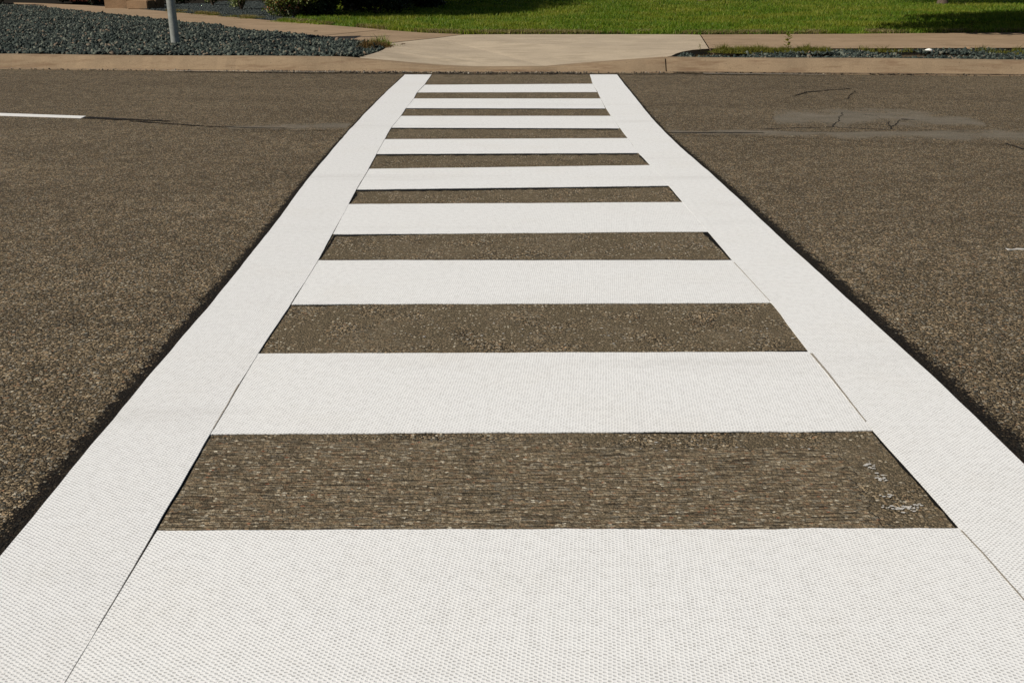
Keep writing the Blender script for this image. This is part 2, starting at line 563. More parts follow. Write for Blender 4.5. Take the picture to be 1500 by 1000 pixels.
# ground strip that was milled for the markings
A = resample(edge['LO'], ys)
B = resample(edge['RO'], ys)
V = np.array([(a[0] + .02, a[1], .002) for a in A] + [(b[0] - .02, b[1], .002) for b in B])
n = len(ys)
F = np.array([(i, n + i, n + i + 1, i + 1) for i in range(n - 1)])
tag(from_np('milled_strip', V, F, M_mill), kind='structure')


def uv_strip(name, A, B, z, mat, va=0.0, vb=1.0):
    V = np.array([(a[0], a[1], z) for a in A] + [(b[0], b[1], z) for b in B])
    n = len(A)
    F = [(i, n + i, n + i + 1, i + 1) for i in range(n - 1)]
    me = bpy.data.meshes.new(name)
    me.from_pydata([tuple(v) for v in V], [], F)
    if me.polygons and me.polygons[0].normal.z < 0: me.flip_normals()
    uv = me.uv_layers.new(name='UVMap')
    for lp in me.loops:
        i = lp.vertex_index
        uv.data[lp.index].uv = ((i % n) / n, va if i < n else vb)
    return link(name, me, mat)


# tar squeezed out along the outer edges, thinning with distance
wl = np.interp(ys, [0, 2.2, 4.2, 6, 8, 11.5], [.10, .095, .085, .06, .04, .035])
wr = np.interp(ys, [0, 2.2, 4.2, 6, 8, 11.5], [.10, .105, .11, .085, .055, .045])
tag(uv_strip('tar_edge', [(a[0] + .012, a[1]) for a in A], [(a[0] - w, a[1]) for a, w in zip(A, wl)], .004, M_tar), kind='structure')
tag(uv_strip('tar_edge', [(b[0] - .012, b[1]) for b in B], [(b[0] + w, b[1]) for b, w in zip(B, wr)], .004, M_tar), kind='structure')

# sealed longitudinal joint crossing behind the bars, with its wider patch to the right
j = [(930, 189), (1000, 190), (1120, 188), (1200, 186), (1300, 185), (1400, 186), (1520, 187), (1800, 191)]
jn = [(930, 197), (1000, 198), (1120, 201), (1200, 204), (1300, 209), (1400, 211), (1520, 213), (1800, 216)]


def dense(L, n=40):
    P = GL(L)
    x = np.linspace(P[0].x, P[-1].x, n)
    return [(a, float(np.interp(a, [p.x for p in P], [p.y for p in P]))) for a in x]


def band3(name, far, near, z, mat):
    a, b = dense(far), dense(near)
    c = [((p[0] + q[0]) / 2, (p[1] + q[1]) / 2) for p, q in zip(a, b)]
    V = [(p[0], p[1], z) for p in a + c + b]
    n = len(a)
    F = [(i + k * n, i + 1 + k * n, i + 1 + (k + 1) * n, i + (k + 1) * n) for k in range(2) for i in range(n - 1)]
    me = bpy.data.meshes.new(name)
    me.from_pydata(V, [], F)
    if me.polygons[0].normal.z < 0: me.flip_normals()
    uv = me.uv_layers.new(name='UVMap')
    for lp in me.loops:
        i = lp.vertex_index
        e = 1.0 if i // n == 1 else 0.0
        if i % n in (0, n - 1): e = 0
        uv.data[lp.index].uv = ((i % n) / n, e)
    return tag(link(name, me, mat), kind='structure')


band3('road_patch', j, jn, .002, M_patch)
band3('road_patch', [(1130, 158), (1180, 154), (1240, 152), (1300, 155), (1380, 164), (1450, 176)], [(1130, 192), (1180, 194), (1240, 194), (1300, 193), (1380, 192), (1450, 190)], .004, M_patch)
band3('road_patch', [(330, 183), (420, 181), (480, 178), (560, 176)], [(330, 190), (420, 192), (480, 192), (560, 190)], .002, M_patch)


def crack(name, pts, w, mat=M_crack, z=.0045, wob=.010):
    P = [G(*p, z) for p in pts]
    out = []
    for a, b in zip(P, P[1:]):
        n = max(2, int((b - a).length / .03))
        out += [a.lerp(b, i / n) for i in range(n)]
    out.append(P[-1])
    V, F = [], []
    off = 0.0
    wv = w if isinstance(w, (list, tuple)) else (w, w)
    for i, p in enumerate(out):
        d = (out[min(i + 1, len(out) - 1)] - out[max(i - 1, 0)]).normalized()
        nn = Vector((-d.y, d.x, 0))
        t = i / (len(out) - 1)
        ww = (wv[0] * (1 - t) + wv[1] * t) * (1 if mat is M_joint else random.uniform(.5, 1.2)) * (.18 + .72 * abs(d.x) if mat is M_crack else 1)
        off = .75 * off + random.gauss(0, wob * .5)
        c = p + nn * off
        V += [(c.x + nn.x * ww / 2, c.y + nn.y * ww / 2, z), (c.x - nn.x * ww / 2, c.y - nn.y * ww / 2, z)]
    for i in range(len(out) - 1):
        F.append((2 * i, 2 * i + 1, 2 * i + 3, 2 * i + 2))
    me = bpy.data.meshes.new(name)
    me.from_pydata(V, [], F)
    if me.polygons[0].normal.z < 0: me.flip_normals()
    return tag(link(name, me, mat), kind='structure')


crack('road_crack', [(126, 172), (180, 174.5), (250, 177)], (.13, .05))
crack('road_crack', [(190, 177), (250, 181.5), (300, 185), (360, 187), (420, 187.5)], (.05, .02))
crack('road_crack', [(942, 194), (1000, 194.5), (1060, 194.3), (1118, 194.3)], (.05, .03))
crack('road_crack', [(1120, 189), (1170, 187.5), (1222, 186.5), (1226, 180), (1228, 172), (1233, 165)], (.04, .03))
crack('road_crack', [(1226, 187), (1260, 189), (1303, 190), (1306, 186), (1302, 178), (1285, 171), (1262, 167)], (.04, .025))
crack('road_crack', [(1308, 185), (1320, 176), (1338, 175)], (.035, .02))
crack('road_crack', [(1164, 140), (1180, 135), (1215, 132), (1247, 130)], (.05, .04))
crack('road_crack', [(1240, 145), (1246, 139), (1252, 133)], (.03, .02))
crack('road_crack', [(1473, 210), (1500, 218), (1540, 229)], (.11, .09))
crack('road_crack', [(1320, 174.5), (1340, 176)], (.06, .03))
crack('road_crack', [(262, 115), (300, 110)], (.03, .02))

# black recess showing where the slot was cut wider than the tape
for pts, w in (([(517, 279), (700, 276.6), (978, 273)], (.10, .065)), ([(551, 226.6), (760, 226), (933, 225.3)], (.10, .08)), ([(489, 344.6), (560, 343.8), (640, 342.6)], (.055, .02)),
               ([(430, 446.6), (480, 446.8), (530, 445)], (.026, .014)), ([(1120, 514.2), (1150, 514), (1186, 513.6)], (.004, .012)), ([(790, 633), (1000, 634), (1230, 632)], (.006, .004)),
               ([(574, 188.2), (740, 188.5), (905, 189.2)], (.085, .085)), ([(596, 159.4), (740, 159.7), (886, 159.8)], (.07, .07)), ([(1279, 632), (1339, 700), (1404, 772)], (.010, .018)),
               ([(1033, 340), (1048, 356), (1072, 381)], (.03, .012)), ([(939, 228), (953, 242)], (.05, .02)), ([(422, 449), (402, 480), (385, 508)], (.016, .006)),
               ([(520, 282), (512, 298)], (.05, .01)), ([(490, 346), (470, 378)], (.014, .006)), ([(294, 664), (264, 716), (232, 770)], (.008, .006)), ([(512, 300), (760, 298), (1000, 297)], (.012, .012)),
               ([(470, 380.3), (760, 380.3), (1070, 380.3)], (.005, .006)), ([(982, 276), (998, 295)], (.02, .02))):
    crack('milled_groove', pts, w, M_black, .003, .002)

# ------------------------------------------------------------------ crosswalk tape
Z0, Z1 = .0035, .0062
BARS = [((63, 1047), (1655, 1047), (228, 776), (1406, 773)),
        ((308, 635), (1279, 630), (378, 517.5), (1185, 515)),
        ((426, 445.5), (1130, 443), (466, 381), (1073, 381)),
        ((487, 343), (1037, 339), (510, 299), (1000, 296)),
        ((522, 277.5), (980, 272), (540, 247.5), (953, 242)),
        ((551, 225.5), (935, 224), (563, 204), (920, 202.5)),
        ((573, 187), (908, 188), (587, 170), (895, 170)),
        ((594.5, 158.5), (887, 159), (606, 144.5), (880, 144.5)),
        ((611, 135.5), (875, 135), (622, 124.5), (868, 123))]
LAB = ['widest white crosswalk bar, nearest the camera, running off the bottom of the picture',
       'white crosswalk bar just beyond the gap of coarse grinder-streaked pavement',
       'third white crosswalk bar from the camera, a pavement gap with pale chips in front',
       'fourth white crosswalk bar from the camera, in front of a black wedge-shaped groove',
       'slightly tapering white crosswalk bar with a long black wedge under its near edge',
       'white crosswalk bar, sixth from the camera, with an even black line along its near edge',
       'third white crosswalk bar counted back from the far kerb',
       'thin white crosswalk bar second from the far kerb',
       'thinnest white crosswalk bar, last one before the far kerb']
for bi, ((nl, nr, fl, fr), lab) in enumerate(zip(BARS, LAB)):
    nl, nr, fl, fr = (G(*p, .0062) for p in (nl, nr, fl, fr))
    gl, gr = [(.0045, .002), (.0015, .0015), (.003, .0015), (.0025, .001)][bi] if bi < 4 else (.004, .0015)
    nl.x += gl; fl.x += gl; nr.x -= gr; fr.x -= gr
    mid = (nl + nr + fl + fr) / 4
    root = tag(empty('crosswalk_bar', (mid.x, mid.y, Z0)), lab, 'crosswalk bar', 'white bars of the crosswalk')
    sf = [.5, .48, .5, .62, .5, .5, .5, .5, .5][bi]
    ml, mr = nl.lerp(fl, sf), nr.lerp(fr, sf)
    nA, mA, fA = line(nl, nr, 60, .0011), line(ml, mr, 60, .0004), line(fl, fr, 60, .0011)
    g = .0002
    ribbon('tape_strip', nA, [(x, y - g) for x, y in mA], Z0, Z1, M_tape, root)
    ribbon('tape_strip', [(x, y + g) for x, y in mA], fA, Z0, Z1 - .0003 * (bi % 2), M_tape, root)

sy = G(440, 342).y
root = tag(empty('crosswalk_side_stripe', (-1.1, 5, Z0)), 'long white stripe down the left side of the crosswalk, with one cross seam', 'crosswalk stripe')
y1 = np.linspace(-.55, sy - .001, 70)
y2 = np.linspace(sy + .001, YEND, 70)
for yy in (y1, y2):
    ribbon('tape_strip', resample(edge['LO'], yy, .0012), resample(edge['LI'], yy, .0009), Z0, Z1 + .0005, M_tape_l, root)
o = ribbon('crosswalk_side_stripe', resample(edge['RO'], ys, .0012), resample(edge['RI'], ys, .0009), Z0, Z1 + .0005, M_tape_r)
tag(o, 'long seamless white stripe down the right side of the crosswalk', 'crosswalk stripe')

# brown grime packed into the right-hand joints
for pts, w in (([(1188, 517), (1216, 550), (1268, 617)], (.009, .004)), ([(1408, 776), (1440, 810), (1500, 878), (1560, 944)], (.004, .004)), ([(1075, 384), (1100, 411), (1128, 441)], (.004, .003)),
               ([(312, 628), (334, 590), (350, 562)], (.003, .004))):
    P = [G(*p) for p in pts]
    crack('joint_dirt', pts, w, M_joint, .0074, .0006)

# lane line and a scrap of old paint
la = [(x, y) for x, y in dense([(-250, 158), (0, 166.6), (126, 170.9)], 30)]
lb = [(x, y) for x, y in dense([(-250, 162.2), (0, 170.2), (119, 173.9)], 30)]
tag(ribbon('lane_line', lb, la, .001, .005, M_paint), 'white painted lane dash on the asphalt left of the crosswalk', 'lane line')
sc_a, sc_b = dense([(1476, 367), (1490, 366.6), (1530, 366.3), (1600, 366.6)], 24), dense([(1476, 366.4), (1490, 365), (1530, 363.6), (1600, 364.5)], 24)
tag(ribbon('paint_scrap', [(x, y + random.gauss(0, .004)) for x, y in sc_a], [(x, y + random.gauss(0, .006)) for x, y in sc_b], .001, .004, M_old),
    'worn scrap of white paint on the asphalt right of the crosswalk', 'paint mark')


# flakes of old paint left at the right of the first gap
def flakes(centres, name):
    V, F = [], []
    for (px, py, k, sx, sy_) in centres:
        c = G(px, py)
        for _ in range(k):
            x, y = c.x + random.gauss(0, sx), c.y + random.gauss(0, sy_)
            r = random.uniform(.0010, .0038)
            b = len(V)
            zq = random.uniform(.0045, .0062)
            for q in range(6):
                a = q * math.pi / 3 + random.uniform(-.3, .3)
                rr = r * random.uniform(.5, 1.3)
                V.append((x + rr * math.cos(a) * 1.5, y + rr * math.sin(a), zq))
            F.append(tuple(range(b, b + 6)))
    me = bpy.data.meshes.new(name)
    me.from_pydata(V, [], F)
    return tag(link(name, me, M_old), kind='stuff')


flakes([(1274, 684, 26, .008, .010), (1290, 702, 22, .008, .010), (1302, 728, 10, .010, .006), (1318, 746, 42, .022, .007), (1335, 742, 10, .01, .006),
        (1128, 540, 6, .05, .03), (1110, 485, 16, .08, .04), (640, 490, 26, .15, .06), (560, 560, 4, .1, .03), (950, 364, 22, .12, .05), (1030, 360, 16, .06, .06),
        (1340, 655, 5, .05, .02), (1050, 655, 14, .12, .02), (850, 490, 18, .2, .05)], 'paint_flakes')

# ------------------------------------------------------------------ kerb
KH = .15
RX = G(978, 107).x


def kerb_h(x):
    xs = [G(p, 107).x for p in (500, 560, 640, 690, 800, 860, 978)]
    return float(np.interp(x, xs, [KH, .115, .065, .045, .045, .085, .155]))


def kerb_run(x0, x1):
    N = int((x1 - x0) / .12)
    prof = []
    V, F = [], []
    for i in range(N + 1):
        x = x0 + (x1 - x0) * i / N
        h = kerb_h(x) + .004 * math.sin(x * 1.7)
        y = kerb_y(x) + random.gauss(0, .003)
        g = .13
        sec = [(-.01, -.03), (0, .006), (g, .012), (g + .015, .03), (g + .075, h * .62 + .005), (g + .105, h - .022), (g + .122, h - .007), (g + .145, h), (g + .27, h + .002), (g + .27, -.03)]
        prof.append([(x, y + a, b) for a, b in sec])
    k = len(prof[0])
    V = [p for s in prof for p in s]
    F = [(i * k + q, i * k + q + 1, (i + 1) * k + q + 1, (i + 1) * k + q) for i in range(N) for q in range(k - 1)]
    me = bpy.data.meshes.new('kerb')
    me.from_pydata(V, [], F + [tuple(range(k)), tuple(range(N * k, N * k + k))[::-1]])
    bm = bmesh.new(); bm.from_mesh(me)
    bmesh.ops.recalc_face_normals(bm, faces=bm.faces)
    bm.to_mesh(me); bm.free()
    return tag(link('kerb', me, M_kerb), kind='structure')


kerb_run(-30, RX - .008)
kerb_run(RX + .008, 30)


def kerb_back(x, z=None):
    return Vector((x, kerb_y(x) + .40, kerb_h(x) if z is None else z))


# ------------------------------------------------------------------ pavements
ZW = .15
gx = lambda p, q: G(p, q, ZW).x
front = [kerb_back(x) for x in np.linspace(gx(520, 85), RX, 22)]
apron = front + GL([(983, 82), (990, 78.5), (1000, 75.5), (1015, 73), (1038, 71.3), (1025, 51)], ZW) + GL([(1000, 50.4), (850, 50.4), (760, 50.3), (680, 50.7), (638, 56), (571, 63.2), (569, 67), (562, 72.5), (548, 78), (533, 82)], ZW)
for p in apron: p.z -= .003
tag(poly('driveway_apron', apron, M_apron), kind='structure')
walk_r = GL([(1026.2, 51), (1250, 50), (1500, 47.6), (2000, 44), (2000, 71), (1500, 70.4), (1250, 71.2), (1039.5, 71.3)], ZW)
tag(poly('sidewalk', walk_r, M_walk), kind='structure')
WL_low = [(569.5, 63), (548, 62.5), (530, 62), (502, 59), (463, 53.8), (400, 47), (345, 41.8), (310, 36.6), (230, 28.5), (160, 21), (120, 16.8), (90, 13.8), (60, 11), (22, 8.6)]
WL_up = [(20, 4.2), (60, 5.2), (125, 8), (155, 10), (187, 13), (215, 14.6), (260, 18.6), (310, 22.6), (370, 28), (405, 31), (440, 33.6), (480, 37), (530, 41), (575, 45), (620, 48.4), (679, 50.6)]
walk_l = GL([(637, 55.9)] + WL_low + WL_up, ZW)
tag(poly('sidewalk', walk_l, M_walk), kind='structure')
crack('sidewalk_joint', [(462, 53.6), (510, 48.6), (558, 44)], .018, M_crack, ZW + .003, .001).location.z = 0
for o in [ob for ob in COL.objects if ob.name.startswith('sidewalk_joint')]:
    P0, P1 = G(462, 53.6, ZW), G(558, 44.2, ZW)
    me = o.data
    me.clear_geometry()
    d = (P1 - P0).normalized(); nn = Vector((-d.y, d.x, 0)) * .012
    me.from_pydata([P0 + nn + Vector((0, 0, .003)), P0 - nn + Vector((0, 0, .003)), P1 - nn + Vector((0, 0, .003)), P1 + nn + Vector((0, 0, .003))], [], [(0, 1, 2, 3)])

# ------------------------------------------------------------------ stone beds
ICO = None
bm = bmesh.new(); bmesh.ops.create_icosphere(bm, subdivisions=1, radius=1)
bm.verts.ensure_lookup_table()
IV = np.array([v.co[:] for v in bm.verts]); IF = np.array([[v.index for v in f.verts] for f in bm.faces]); bm.free()


def rocks(name, P, r0, r1, mat, flat=.65, up=.02):
    n = len(P)
    S = rng.uniform(r0, r1, (n, 1)) * np.stack([rng.uniform(.8, 1.6, n), rng.uniform(.5, .95, n), rng.uniform(.28, .62, n) * flat / .65], 1)
    q = rng.normal(size=(n, 4)); q /= np.linalg.norm(q, axis=1)[:, None]
    w, x, y, z = q.T
    R = np.stack([np.stack([1 - 2 * (y * y + z * z), 2 * (x * y - z * w), 2 * (x * z + y * w)], 1),
                  np.stack([2 * (x * y + z * w), 1 - 2 * (x * x + z * z), 2 * (y * z - x * w)], 1),
                  np.stack([2 * (x * z - y * w), 2 * (y * z + x * w), 1 - 2 * (x * x + y * y)], 1)], 1)
    base = IV[None] * rng.uniform(.45, 1.25, (n, len(IV), 1)) * S[:, None, :]
    V = np.einsum('nij,nkj->nki', R, base) + P[:, None, :]
    F = IF[None] + (np.arange(n) * len(IV))[:, None, None]
    return from_np(name, V.reshape(-1, 3), F.reshape(-1, 3), mat)


def grid_in(polyg, sp):
    q = np.array([(p[0], p[1]) for p in polyg])
    a, b = q.min(0), q.max(0)
    X, Y = np.meshgrid(np.arange(a[0], b[0], sp), np.arange(a[1], b[1], sp))
    P = np.stack([X.ravel(), Y.ravel()], 1) + rng.uniform(-.5, .5, (X.size, 2)) * sp
    return P[inside(P, polyg)]


bed_l = [kerb_back(x, ZW) for x in np.linspace(gx(-300, 83), gx(522, 85), 30)] + GL([(533, 81.5), (547, 77.6), (560, 72.2), (566, 67)], ZW) + GL([(560, 64)] + WL_low[1:] + [(0, 6.2), (-140, 5.0)], ZW)
base = [Vector((p.x, p.y, ZW - .045)) for p in bed_l]
tag(poly('bed_soil', base, M_soil), kind='structure')


def stone_bed(polyg, sp, r0, r1, mat, name, z, mound=.05):
    P = grid_in(polyg, sp)
    zz = z + mound * (vnoise(P[:, 0], P[:, 1], .9, 3) - .4) + .030 * (vnoise(P[:, 0], P[:, 1], 4, 5) - .5) + rng.uniform(-.012, .018, len(P))
    P3 = np.column_stack([P, zz])
    return tag(rocks(name, P3, r0, r1, mat), kind='stuff')


stone_bed([Vector((p.x, p.y, 0)) for p in bed_l], .041, .022, .045, M_rock, 'stone_mulch', ZW - .015)

bed_r = [kerb_back(x, ZW) for x in np.linspace(RX + .05, 14, 30)] + GL([(2000, 71.8), (1500, 71), (1250, 71.9), (1045, 71.9), (1015, 73.6), (1002, 76), (992, 79), (985, 83)], ZW)
tag(poly('bed_soil', [Vector((p.x, p.y, ZW - .075)) for p in bed_r], M_dry), kind='structure')
# the concrete rim that drops into the right-hand bed
rim_t = GL([(979, 87), (983, 82), (990, 78.5), (1000, 75.5), (1015, 73), (1038, 71.3), (1100, 71.3), (1250, 71.2), (1500, 70.4), (2000, 71)], ZW - .004)
for p in rim_t: p.y = max(p.y, kerb_y(p.x) + .405)
V = [tuple(p) for p in rim_t] + [(p.x, p.y, ZW - .12) for p in rim_t]
nr = len(rim_t)
me = bpy.data.meshes.new('sidewalk_edge'); me.from_pydata(V, [], [(i, i + 1, nr + i + 1, nr + i) for i in range(nr - 1)])
tag(link('sidewalk_edge', me, M_walk), kind='structure')
P = grid_in([Vector((p.x, p.y, 0)) for p in bed_r], .039)
kb_d = np.array([p[1] - kerb_y(p[0]) - .40 for p in P])
tip = np.clip((P[:, 0] - RX) / 1.2, 0, 1)
keep = (vnoise(P[:, 0], P[:, 1], 2.1, 9) + (kb_d < .42) * .6) > .40
zz = ZW - .055 + .028 * tip + .03 * (vnoise(P[:, 0], P[:, 1], 3, 5) - .5) + rng.uniform(-.012, .018, len(P))
tag(rocks('stone_mulch', np.column_stack([P, zz])[keep], .019, .037, M_rock), kind='stuff')

# blue chips by the house steps
bed_f = GL([(212, 14.2), (232, 8), (300, 5), (345, 1.5), (430, 3), (500, 20), (520, 38.5), (480, 36.6), (440, 33.2), (405, 30.6), (370, 27.6), (310, 22.2), (260, 18.2)], ZW)
tag(poly('chip_bed', [Vector((p.x, p.y, ZW - .01)) for p in bed_f], M_soil), kind='structure')
P = grid_in(bed_f, .045)
tag(rocks('stone_chips', np.column_stack([P, np.full(len(P), ZW) + .02 * (vnoise(P[:, 0], P[:, 1], 2, 4) - .5)]), .016, .03, M_fine, .5), kind='stuff')

# ------------------------------------------------------------------ lawn
up = [p for p in GL(WL_up[10:], ZW)]
edge_front = up + GL([(760, 50.1), (850, 50.2), (1000, 50.2), (1025, 50.8), (1250, 49.8), (1500, 47.4), (2000, 43.8)], ZW)
lawn = edge_front + [Vector((45, edge_front[-1].y, ZW)), Vector((45, 70, ZW)), Vector((-8, 70, ZW)), Vector((-6.6, 31, ZW)), Vector((-5.2, 24.5, ZW))]
tag(poly('lawn', [Vector((p.x, p.y, ZW - .012)) for p in lawn], M_turf), kind='structure')
yard = [Vector((-45, 31.0, ZW - .03)), Vector((-5.0, 20.0, ZW - .03)), Vector((-5.0, 70, ZW - .03)), Vector((-45, 70, ZW - .03))]
tag(poly('yard_earth', [Vector((-60, 14, .06)), Vector((-6, 18, .06)), Vector((-6, 70, .06)), Vector((-60, 70, .06))], M_soil), kind='structure')


def blades(name, P, h0, h1, w0, w1, mat, lean=.5, z=ZW - .012, hk=1.0):
    n = len(P)
    h = rng.uniform(h0, h1, n) * hk; w = rng.uniform(w0, w1, n); a = rng.uniform(0, 2 * np.pi, n)
    la = rng.uniform(0, 2 * np.pi, n); ll = np.abs(rng.normal(0, lean, n)) * h
    c, s = np.cos(a) * w / 2, np.sin(a) * w / 2
    tx, ty = P[:, 0] + np.cos(la) * ll, P[:, 1] + np.sin(la) * ll
    mx, my = P[:, 0] + np.cos(la) * ll * .32, P[:, 1] + np.sin(la) * ll * .32
    Z = np.full(n, z)
    V = np.stack([np.stack([P[:, 0] - c, P[:, 1] - s, Z], 1), np.stack([P[:, 0] + c, P[:, 1] + s, Z], 1),
                  np.stack([mx + c * .8, my + s * .8, Z + h * .55], 1), np.stack([mx - c * .8, my - s * .8, Z + h * .55], 1), np.stack([tx, ty, Z + h], 1)], 1).reshape(-1, 3)
    b = (np.arange(n) * 5)[:, None]
    F = np.concatenate([b + [0, 1, 2], b + [0, 2, 3], b + [3, 2, 4]], 0)
    return from_np(name, V, F, mat)


N = 520000
u = rng.uniform(0, 1, N)
yy = 1 / (1 / 16.4 - u * (1 / 16.4 - 1 / 44.0))
xx = rng.uniform(-.40, .66, N) * yy
P = np.stack([xx, yy], 1)
P = P[inside(P, lawn)]
den = vnoise(P[:, 0], P[:, 1], 1.2, 2) * .6 + vnoise(P[:, 0], P[:, 1], 4.3, 8) * .4
P = P[rng.uniform(0, 1, len(P)) < np.clip(den * 1.9, .12, 1)]
hs = .6 + .8 * vnoise(P[:, 0], P[:, 1], 2.3, 6)
a = hs < .98
tag(blades('lawn_grass', P[a], .025, .065, .008, .015, M_grass, .6), kind='stuff')
tag(blades('lawn_grass', P[~a], .045, .105, .008, .016, M_grass, .6), kind='stuff')
# straw-coloured fringe along the pavement edge
ef = [(p.x, p.y) for p in GL(WL_up[5:10], ZW)] + [(p.x, p.y) for p in edge_front]
t = rng.uniform(-8.6, 12, 52000)
fy = np.interp(t, [p[0] for p in ef], [p[1] for p in ef])
P = np.stack([t, fy + np.abs(rng.normal(0, .22, len(t))) + .02], 1)
P = P[vnoise(P[:, 0], P[:, 1], 1.7, 11) > .42]
tag(blades('straw_fringe', P, .035, .085, .008, .014, M_drygrass, .7), kind='stuff')


# ------------------------------------------------------------------ plants
def leaf_cloud(C, n, size, mat, name, parent, shell=.35, seed=0):
    """leaf faces through a set of ellipsoids (cx,cy,cz,rx,ry,rz)"""
    C = np.array(C, float)
    vol = C[:, 3] * C[:, 4] * C[:, 5]
    k = rng.choice(len(C), n, p=vol / vol.sum())
    d = rng.normal(size=(n, 3)); d /= np.linalg.norm(d, axis=1)[:, None]
    r = rng.uniform(shell, 1, n) ** .6
    r *= .80 + .4 * vnoise(d[:, 0] * 3 + k, d[:, 1] * 3 + d[:, 2] * 2, 1.3, 3)
    P = C[k, :3] + d * r[:, None] * C[k, 3:]
    a = rng.normal(size=(n, 3)); a /= np.linalg.norm(a, axis=1)[:, None]
    b = np.cross(a, d + rng.normal(0, .5, (n, 3))); b /= np.linalg.norm(b, axis=1)[:, None] + 1e-9
    s = rng.uniform(.6, 1.25, n)[:, None] * size
    nrm = np.cross(a, b)
    V = np.stack([P - a * s, P + b * s * .5 + nrm * s * .18, P + a * s, P - b * s * .5 + nrm * s * .18], 1).reshape(-1, 3)
    V[:, 2] = np.maximum(V[:, 2], ZW + .01)
    F = (np.arange(n) * 4)[:, None] + np.array([[0, 1, 2, 3]])
    return from_np(name, V, F, mat, parent)


def tree(name, loc, h, r, crowns, n, size, mat, label, cat='tree', group=None, lean=(0, 0)):
    root = tag(empty(name, loc), label, cat, group)
    L = Vector(loc)
    bm = bmesh.new()
    path = [L + Vector((lean[0] * t * t, lean[1] * t * t, h * t)) for t in (-.02, .03, .12, .35, .7, 1.0)]
    bm_tube(bm, path, [r * 1.7, r * 1.3, r * 1.02, r * .92, r * .78, r * .6], 12)
    top = path[-1]
    for c in crowns:
        e = Vector(c[:3])
        st = path[3].lerp(top, random.uniform(.4, 1))
        m1 = st.lerp(e, .5) + Vector((random.uniform(-.2, .2), random.uniform(-.2, .2), .25))
        bm_tube(bm, [st, m1, e], [r * .55, r * .34, r * .1], 7)
    from_bm('trunk', bm, M_bark, root, True)
    leaf_cloud(crowns, n, size, mat, 'crown', root, .1)
    return root


def shrub(name, px, py, pr, hgt, n, size, mat, label, extra=None, cat='shrub', group=None):
    c = G(px, py, ZW)
    root = tag(empty(name, c), label, cat, group)
    rx = pr * c.y / 1458
    bm = bmesh.new()
    for k in range(7):
        a = k * .9
        bm_tube(bm, [c, c + Vector((math.cos(a) * rx * .35, math.sin(a) * rx * .35, hgt * .45)), c + Vector((math.cos(a) * rx * .7, math.sin(a) * rx * .7, hgt * .85))], [.018, .012, .005], 5)
    from_bm('stems', bm, M_bark, root)
    blobs = []
    for k in range(9):
        a = random.uniform(0, 6.28)
        q = random.uniform(0, .55)
        blobs.append((c.x + math.cos(a) * rx * q, c.y + .1 + math.sin(a) * rx * q, ZW + hgt * random.uniform(.28, .8), rx * random.uniform(.35, .6), rx * random.uniform(.35, .6), hgt * random.uniform(.22, .36)))
    leaf_cloud(blobs, n, size, mat, 'foliage', root, .2)
    if extra:
        leaf_cloud([(b[0], b[1], b[2] + hgt * e, b[3], b[4], b[5] * .8) for b in blobs for e in (.06,)], extra[1], size, extra[0], extra[2], root, .6)
    return root


shrub('variegated_shrub', 428, 26, 54, .62, 6500, .035, M_bush, 'leafy shrub with pale flecked and red leaves at the sidewalk edge', (M_redleaf, 1300, 'red_foliage'))
shrub('green_shrub', 354, 15, 22, .6, 2200, .03, M_bush, 'small green shrub on blue chips, left of the red-leaved shrub')
shrub('green_shrub', 312, 8.6, 13, .45, 900, .03, M_bush, 'tiny reddish-green shrub in the middle of the blue chip bed', (M_redleaf, 130, 'red_foliage'))
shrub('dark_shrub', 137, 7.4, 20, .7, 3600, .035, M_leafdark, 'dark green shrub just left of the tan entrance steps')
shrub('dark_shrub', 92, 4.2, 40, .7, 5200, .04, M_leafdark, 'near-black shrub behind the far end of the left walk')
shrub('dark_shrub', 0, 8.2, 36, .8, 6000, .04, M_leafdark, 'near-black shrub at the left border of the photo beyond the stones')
shrub('dark_shrub', 268, 5.2, 34, .8, 5200, .04, M_leafdark, 'added near-black shrub filling the shade behind the pole, right of the steps')  # added shrub, fills a patch of black shade over the chips
shrub('dark_shrub', 478, 25, 46, .8, 8000, .04, M_leafdark, 'added near-black shrub filling the shade right of the red-leaved shrub')  # added to cover lit grass where the shade should be black

shrub('dark_shrub', 552, 21, 50, .7, 8000, .045, M_leafdark, 'added near-black low shrub filling shade on the lawn, just right of the red-leaved shrub')  # both low shrubs are added to fill black shade on the lawn
shrub('dark_shrub', 630, 13, 46, .7, 8000, .045, M_leafdark, 'added near-black low shrub filling shade on the lawn, farther from the red-leaved shrub')

# unseen shade trees, added with crowns shaped to throw the black shade on the lawn
tree('added_shade_tree', (-4.7, 23.3, ZW), 1.9, .14, [(-6.0, 23.4, 3.0, 1.6, 1.0, 1.7), (-5.0, 23.2, 3.0, 1.9, 1.6, 2.2), (-3.9, 22.9, 1.6, 1.2, 1.0, 1.0)], 21000, .11, M_leafdark, 'added shade-casting tree hidden behind the red-leaved shrub, at the near corner of the black shade', lean=(-.5, 0))
tree('added_shade_tree', (-4.0, 26.0, ZW), 2.0, .15, [(-4.2, 25.5, 2.6, 1.9, 1.9, 2.2), (-2.9, 25.6, 1.55, 1.4, 1.3, 1.05)], 17000, .11, M_leafdark, 'added shade-casting tree at the top of the photo, right of the red-leaved shrub')
tree('added_shade_tree', (-3.2, 29.6, ZW), 2.2, .15, [(-3.6, 28.3, 2.8, 2.0, 2.1, 2.2), (-2.4, 28.5, 1.6, 1.4, 1.6, 1.1), (-6, 30, 3.4, 2, 2.2, 2)], 22000, .11, M_leafdark, 'added shade-casting tree at the top of the lawn, left of centre')
